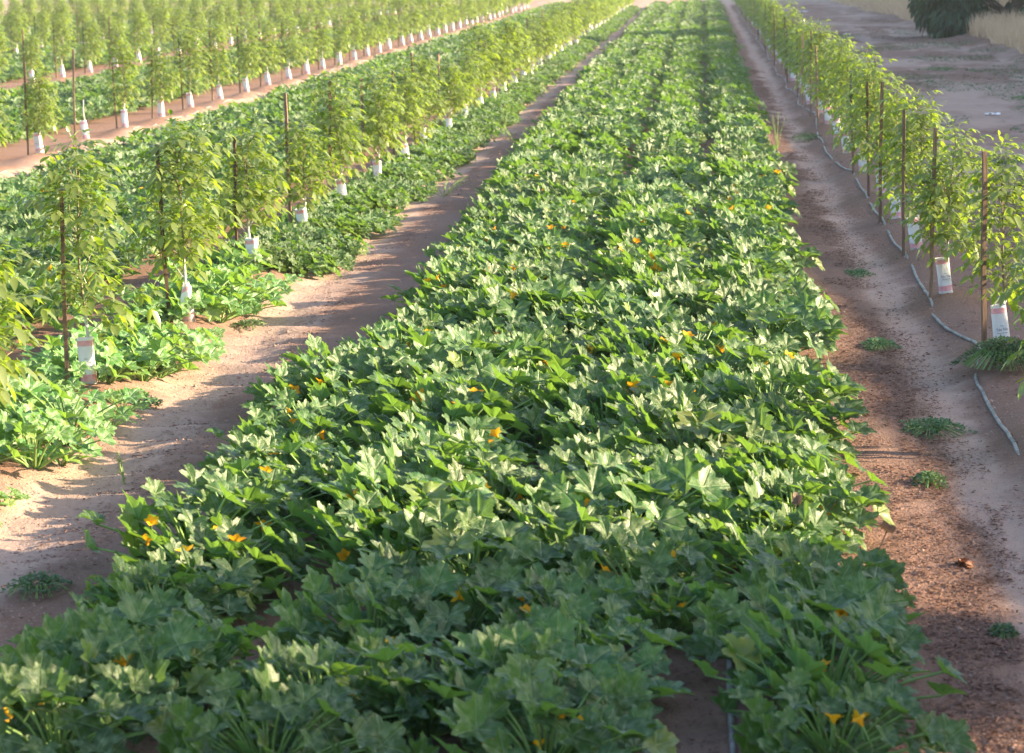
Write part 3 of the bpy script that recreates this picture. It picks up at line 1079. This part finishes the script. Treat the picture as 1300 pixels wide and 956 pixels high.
# ------------------------------------------------------------------ loose stuff on the soil
def bits(name, n, sampler, smin, smax, mat, label, seed, thick=.3):
    rg = np.random.default_rng(seed)
    x, y = sampler(rg, n)
    m = len(x)
    z = ground_z(x, y)
    s = rg.uniform(smin, smax, m)
    a = rg.uniform(0, 2 * PI, m)
    el = rg.uniform(.2, 1, m)
    ca, sa = np.cos(a), np.sin(a)
    tilt = rg.uniform(-.5, .9, (m, 4))
    cor = np.array([(-1, -.4), (1, -.5), (.8, .5), (-.7, .4)])
    V = np.zeros((m, 4, 3))
    for j in range(4):
        u, v = cor[j, 0] * s, cor[j, 1] * s * el
        V[:, j, 0] = x + u * ca - v * sa
        V[:, j, 1] = y + u * sa + v * ca
        V[:, j, 2] = z + .004 + s * thick * (1 + tilt[:, j])
    me_ = bpy.data.meshes.new(name)
    Vf = V.reshape(-1, 3)
    me_.vertices.add(len(Vf)); me_.vertices.foreach_set('co', Vf.astype(np.float32).ravel())
    me_.loops.add(4 * m); me_.loops.foreach_set('vertex_index', np.arange(4 * m, dtype=np.int32))
    me_.polygons.add(m); me_.polygons.foreach_set('loop_start', np.arange(0, 4 * m, 4, dtype=np.int32))
    me_.update(calc_edges=True)
    me_.materials.append(mat)
    o = link(name, me_)
    tag(o, label, 'debris', kind='stuff')
    return o


def samp_litter(rg, n):
    xs, ys = [], []
    def strip(m, xc, w, y0, y1, thr, seed):
        y = y0 + (y1 - y0) * rg.random(m) ** 1.5
        x = xc + rg.normal(0, w, m)
        keep = fbm(x * 3, y * 1.3, seed, 3) > thr
        xs.append(x[keep]); ys.append(y[keep])
    strip(int(n * .40), 1.55, .20, 12, 80, .46, 101)
    strip(int(n * .15), 1.25, .22, 10.5, 26, .38, 107)
    strip(int(n * .08), 2.35, .22, 12, 70, .5, 102)
    strip(int(n * .08), -3.85, .16, 12, 60, .5, 103)
    strip(int(n * .15), -5.6, .40, 17, 60, .45, 104)
    strip(int(n * .16), -1.0, 1.4, 10.5, 24, .36, 105)
    return np.concatenate(xs), np.concatenate(ys)


def samp_road(rg, n):
    y = 30 + 110 * rg.random(n) ** 1.3
    x = 3 + 8 * rg.random(n)
    k = fbm(x * .9, y * .25, 121, 3) > .56
    return x[k], y[k]


bits('dry_litter', 110000, samp_litter, .005, .019, M_LITTER, 'brown crumbled leaf litter strewn along the bed edges and paths', 1, .45)
bits('road_litter', 60000, samp_road, .02, .05, M_LITTER, 'dark brown dried weed debris in patches over the service road', 2, .3)


def samp_green(rg, n):
    y = 30 + 90 * rg.random(n) ** 1.2
    x = 3.2 + 7 * rg.random(n)
    k = fbm(x * .8 + 9, y * .22, 141, 3) > .60
    return x[k], y[k]


bits('ground_cover', 45000, samp_green, .015, .04, M_WEED, 'thin dull green ground cover in patches over the service road', 4, .6)


# soil clods: small faceted lumps, one object
def clods(n, seed):
    rg = np.random.default_rng(seed)
    y = 11 + 40 * rg.random(n) ** 1.6
    pick = rg.random(n)
    x = np.where(pick < .45, rg.uniform(1.15, 2.8, n), np.where(pick < .85, rg.uniform(-4.8, -3.6, n), rg.uniform(-6.2, -4.8, n)))
    s = rg.uniform(.003, .010, n) * (1 + 1.2 * (rg.random(n) > .97))
    z = ground_z(x, y)
    o8 = np.array([(-1, 0, 0), (1, 0, 0), (0, -1, 0), (0, 1, 0), (0, 0, 1)])
    fc = np.array([(0, 2, 4), (2, 1, 4), (1, 3, 4), (3, 0, 4)])
    V = o8[None] * (s[:, None, None] * rg.uniform(.6, 1.4, (n, 5, 1)))
    V[:, :, 0] += x[:, None]; V[:, :, 1] += y[:, None]; V[:, :, 2] += z[:, None] + .001
    Fq = (fc[None] + (np.arange(n) * 5)[:, None, None]).reshape(-1, 3)
    me_ = bpy.data.meshes.new('soil_clods')
    Vf = V.reshape(-1, 3)
    me_.vertices.add(len(Vf)); me_.vertices.foreach_set('co', Vf.astype(np.float32).ravel())
    me_.loops.add(Fq.size); me_.loops.foreach_set('vertex_index', Fq.astype(np.int32).ravel())
    me_.polygons.add(len(Fq)); me_.polygons.foreach_set('loop_start', np.arange(0, Fq.size, 3, dtype=np.int32))
    me_.update(calc_edges=True)
    me_.materials.append(M_CLOD)
    tag(link('soil_clods', me_), 'loose crumbs of dry soil scattered over both dirt paths', 'soil', kind='stuff')


clods(22000, 5)


# straw grass on the bank
def straw(n, seed):
    rg = np.random.default_rng(seed)
    y = 55 + 160 * rg.random(n)
    x = 9.6 + 13 * rg.random(n) ** 1.2
    edge = 10.3 + 1.0 * (fbm(y * .12, y * 0, 201) - .5) - ss(y, 120, 190) * .8
    k = (x > edge) & (fbm(x * .8, y * .5, 202, 3) > .30)
    x, y = x[k], y[k]
    m = len(x)
    z = ground_z(x, y)
    h = rg.uniform(.35, .85, m) * (.55 + .9 * fbm(x * .5, y * .4, 203, 2)) * np.clip((x - 10.0) * 1.2 + .25, .2, 1)
    a = rg.uniform(0, 2 * PI, m)
    w = rg.uniform(.010, .022, m)
    bx_, by_ = rg.normal(0, .16, m), rg.normal(0, .16, m)
    V = np.zeros((m, 5, 3))
    ux, uy = np.cos(a) * w, np.sin(a) * w
    for j, (t, s_) in enumerate(((0, -1), (0, 1), (.6, .8), (.6, -.8))):
        V[:, j, 0] = x + bx_ * t * t + ux * s_
        V[:, j, 1] = y + by_ * t * t + uy * s_
        V[:, j, 2] = z - .02 + h * t
    V[:, 4, 0] = x + bx_; V[:, 4, 1] = y + by_; V[:, 4, 2] = z + h
    f = []
    base = np.arange(m) * 5
    Q4 = np.stack([base, base + 1, base + 2, base + 3], 1)
    T3 = np.stack([base + 3, base + 2, base + 4], 1)
    loops = np.concatenate([Q4.ravel(), T3.ravel()])
    starts = np.concatenate([np.arange(m) * 4, 4 * m + np.arange(m) * 3])
    me_ = bpy.data.meshes.new('dry_grass')
    Vf = V.reshape(-1, 3)
    me_.vertices.add(len(Vf)); me_.vertices.foreach_set('co', Vf.astype(np.float32).ravel())
    me_.loops.add(len(loops)); me_.loops.foreach_set('vertex_index', loops.astype(np.int32))
    me_.polygons.add(2 * m); me_.polygons.foreach_set('loop_start', starts.astype(np.int32))
    me_.update(calc_edges=True)
    me_.materials.append(M_STRAW)
    tag(link('dry_grass', me_), 'tall dry straw-coloured grass covering the bank beyond the service road', 'grass', kind='stuff')


straw(150000, 6)


# ------------------------------------------------------------------ dark trees
def make_dark_tree(seed, H=5.2, Rr=2.6, leaves=15000, skirt=.25):
    rs = random.Random(seed)
    tr, cr = MB(), MB()
    tp = [Vector((.1 * math.sin(k), .08 * math.cos(k * 1.4), H * .8 * k / 8)) for k in range(9)]
    tr.tube(tp, list(np.linspace(.17, .05, 9)), 9)
    clumps = []
    for i in range(46):
        az = i * 2.4 + rs.uniform(-.3, .3)
        z = skirt + (H - skirt) * rs.random() ** .9
        q = z / H
        rad_ = Rr * (math.sin(min(1, .32 + q * .9) * PI) ** .55) * rs.uniform(.55, 1.0)
        c_ = Vector((math.cos(az) * rad_, math.sin(az) * rad_, z))
        b0 = tp[min(8, max(1, int(q * 6)))]
        tr.tube([b0, b0.lerp(c_, .5) + Vector((0, 0, .3)), c_], [.05, .03, .012], 5)
        clumps.append((c_, rs.uniform(.45, .85)))
    for i in range(leaves):
        c_, s = clumps[rs.randrange(len(clumps))]
        v = Vector((rs.gauss(0, 1), rs.gauss(0, 1), rs.gauss(0, 1)))
        v = v.normalized() * s * rs.random() ** .45
        p = c_ + v + Vector((0, 0, -.25 * rs.random()))
        if p.z < .12: p.z = .12 + rs.random() * .2
        d = v.normalized() * .7 + Vector((rs.uniform(-.4, .4), rs.uniform(-.4, .4), -.8))
        leaflet(cr, p, d, Vector((rs.uniform(-1, 1), rs.uniform(-1, 1), 1)), rs.uniform(.16, .32), rs.uniform(.07, .11), rs)
    return tr.mesh('trunk', M_TRUNK), cr.mesh('crown', M_DARK)


DT = make_dark_tree(70, leaves=30000, skirt=.15)


def dark_tree(x, y, s, rz, lab, grp=None, sink=.05):
    t = empty('broadleaf_tree', (x, y, gz(x, y) - sink), rz)
    t.scale = (s, s, s)
    link('trunk', DT[0], t)
    link('crown', DT[1], t)
    tag(t, lab, 'tree', grp)


dark_tree(12.5, 107.5, 1.4, .4, 'large dark green tree drooping to the ground between the dry grass and the dirt road', sink=.35)
dark_tree(18.5, 8.0, 1.5, 1.4, 'first of three unseen dark trees on the right bank, added to shade the front')  # this and the next two stand out of view, added to shade the bed front
dark_tree(18.0, 11.3, 1.15, 3.1, 'second of three unseen dark trees on the right bank, added to shade the front')
dark_tree(18.5, 1.5, 1.5, 4.1, 'third of three unseen dark trees on the right bank, added to shade the front')


# ------------------------------------------------------------------ small things
def scrap(seed, s):
    rs = random.Random(seed)
    mb = MB()
    n = 7
    V, Fc = [], []
    for i in range(n):
        for j in range(n):
            V.append(((i / (n - 1) - .5) * s * 1.8 * rs.uniform(.85, 1.1), (j / (n - 1) - .5) * s, s * .30 * rs.random() + .01))
    for i in range(n - 1):
        for j in range(n - 1):
            Fc.append((i * n + j, (i + 1) * n + j, (i + 1) * n + j + 1, i * n + j + 1))
    mb.add(V, Fc)
    return mb.mesh('paper_scrap', M_SCRAP, smooth=False)


for k, (x, y, s, lab) in enumerate([(6.14, 56.2, .17, 'crumpled white scrap on the road above the nearest right-hand trees'),
                                    (6.23, 114.7, .22, 'small white scrap on the dirt road beside the middle of the tree row'),
                                    (6.10, 160.7, .28, 'far white scrap lying near the top of the dirt road')]):
    o = link('paper_scrap', scrap(k, s)); o.location = (x, y, gz(x, y)); o.rotation_euler = (0, 0, k * 1.1)
    tag(o, lab, 'litter', 'white scraps on the dirt road')
rs1 = random.Random(44)
mb = MB()
for i in range(60):
    v = Vector((rs1.gauss(0, 1), rs1.gauss(0, 1), abs(rs1.gauss(0, 1)))).normalized() * .035 * rs1.random()
    leaflet(mb, v, Vector((rs1.uniform(-1, 1), rs1.uniform(-1, 1), rs1.uniform(-.2, 1))), Vector((rs1.uniform(-1, 1), rs1.uniform(-1, 1), 1)), .055, .035, rs1)
o = mb.build('dried_weed', simple_mat('dried_weed', (.35, .16, .09), (.48, .26, .16), 30, .9, .1))
o.location = (1.45, 14.62, gz(1.45, 14.62) + .01)
tag(o, 'small reddish ball of dried weed lying on the lower right path', 'dried weed')
for k, (x, y, z, lab) in enumerate([(.50, 14.55, .38, 'shrivelled dark dead leaf standing above the right-hand squash row'),
                                    (.98, 14.1, .30, 'curled brown dead leaf at the right edge of the squash bed')]):
    V_, F_, U_ = squash_leaf(.08, 20, (0.5, 1.0), random.Random(60 + k))
    ang = V_[:, 0] / .028
    V2 = V_.copy(); V2[:, 0] = .028 * np.sin(ang); V2[:, 2] = .028 * (1 - np.cos(ang)) + V_[:, 2] * .3
    mb = MB(); mb.add(V2, F_, U_)
    mb.tube([(0, 0, 0), (.01, -.02, -z * .5), (0, -.02, -z)], .004, 5, cap=False)
    o = mb.build('dead_leaf', M_DEAD)
    o.location = (x, y, gz(x, y) + z); o.rotation_euler = (.5, .2, k * 1.5)
    tag(o, lab, 'dead leaf')


# ------------------------------------------------------------------ haze
mb = MB()
x0, x1, y0, y1, z0, z1 = -140, 70, -20, 420, -1.5, 15
mb.add([(x0, y0, z0), (x1, y0, z0), (x1, y1, z0), (x0, y1, z0), (x0, y0, z1), (x1, y0, z1), (x1, y1, z1), (x0, y1, z1)],
       [(0, 3, 2, 1), (4, 5, 6, 7), (0, 1, 5, 4), (1, 2, 6, 5), (2, 3, 7, 6), (3, 0, 4, 7)])
hm = bpy.data.materials.new('haze')
hm.use_nodes = True
hm.node_tree.nodes.remove(hm.node_tree.nodes['Principled BSDF'])
pv = hm.node_tree.nodes.new('ShaderNodeVolumePrincipled')
pv.inputs['Color'].default_value = (.93, .95, 1, 1)
pv.inputs['Density'].default_value = 0.00035
pv.inputs['Anisotropy'].default_value = 0.2
hm.node_tree.links.new(pv.outputs[0], hm.node_tree.nodes['Material Output'].inputs['Volume'])
tag(mb.build('haze', hm, smooth=False), 'thin pale evening haze over the whole field', 'haze', kind='stuff')
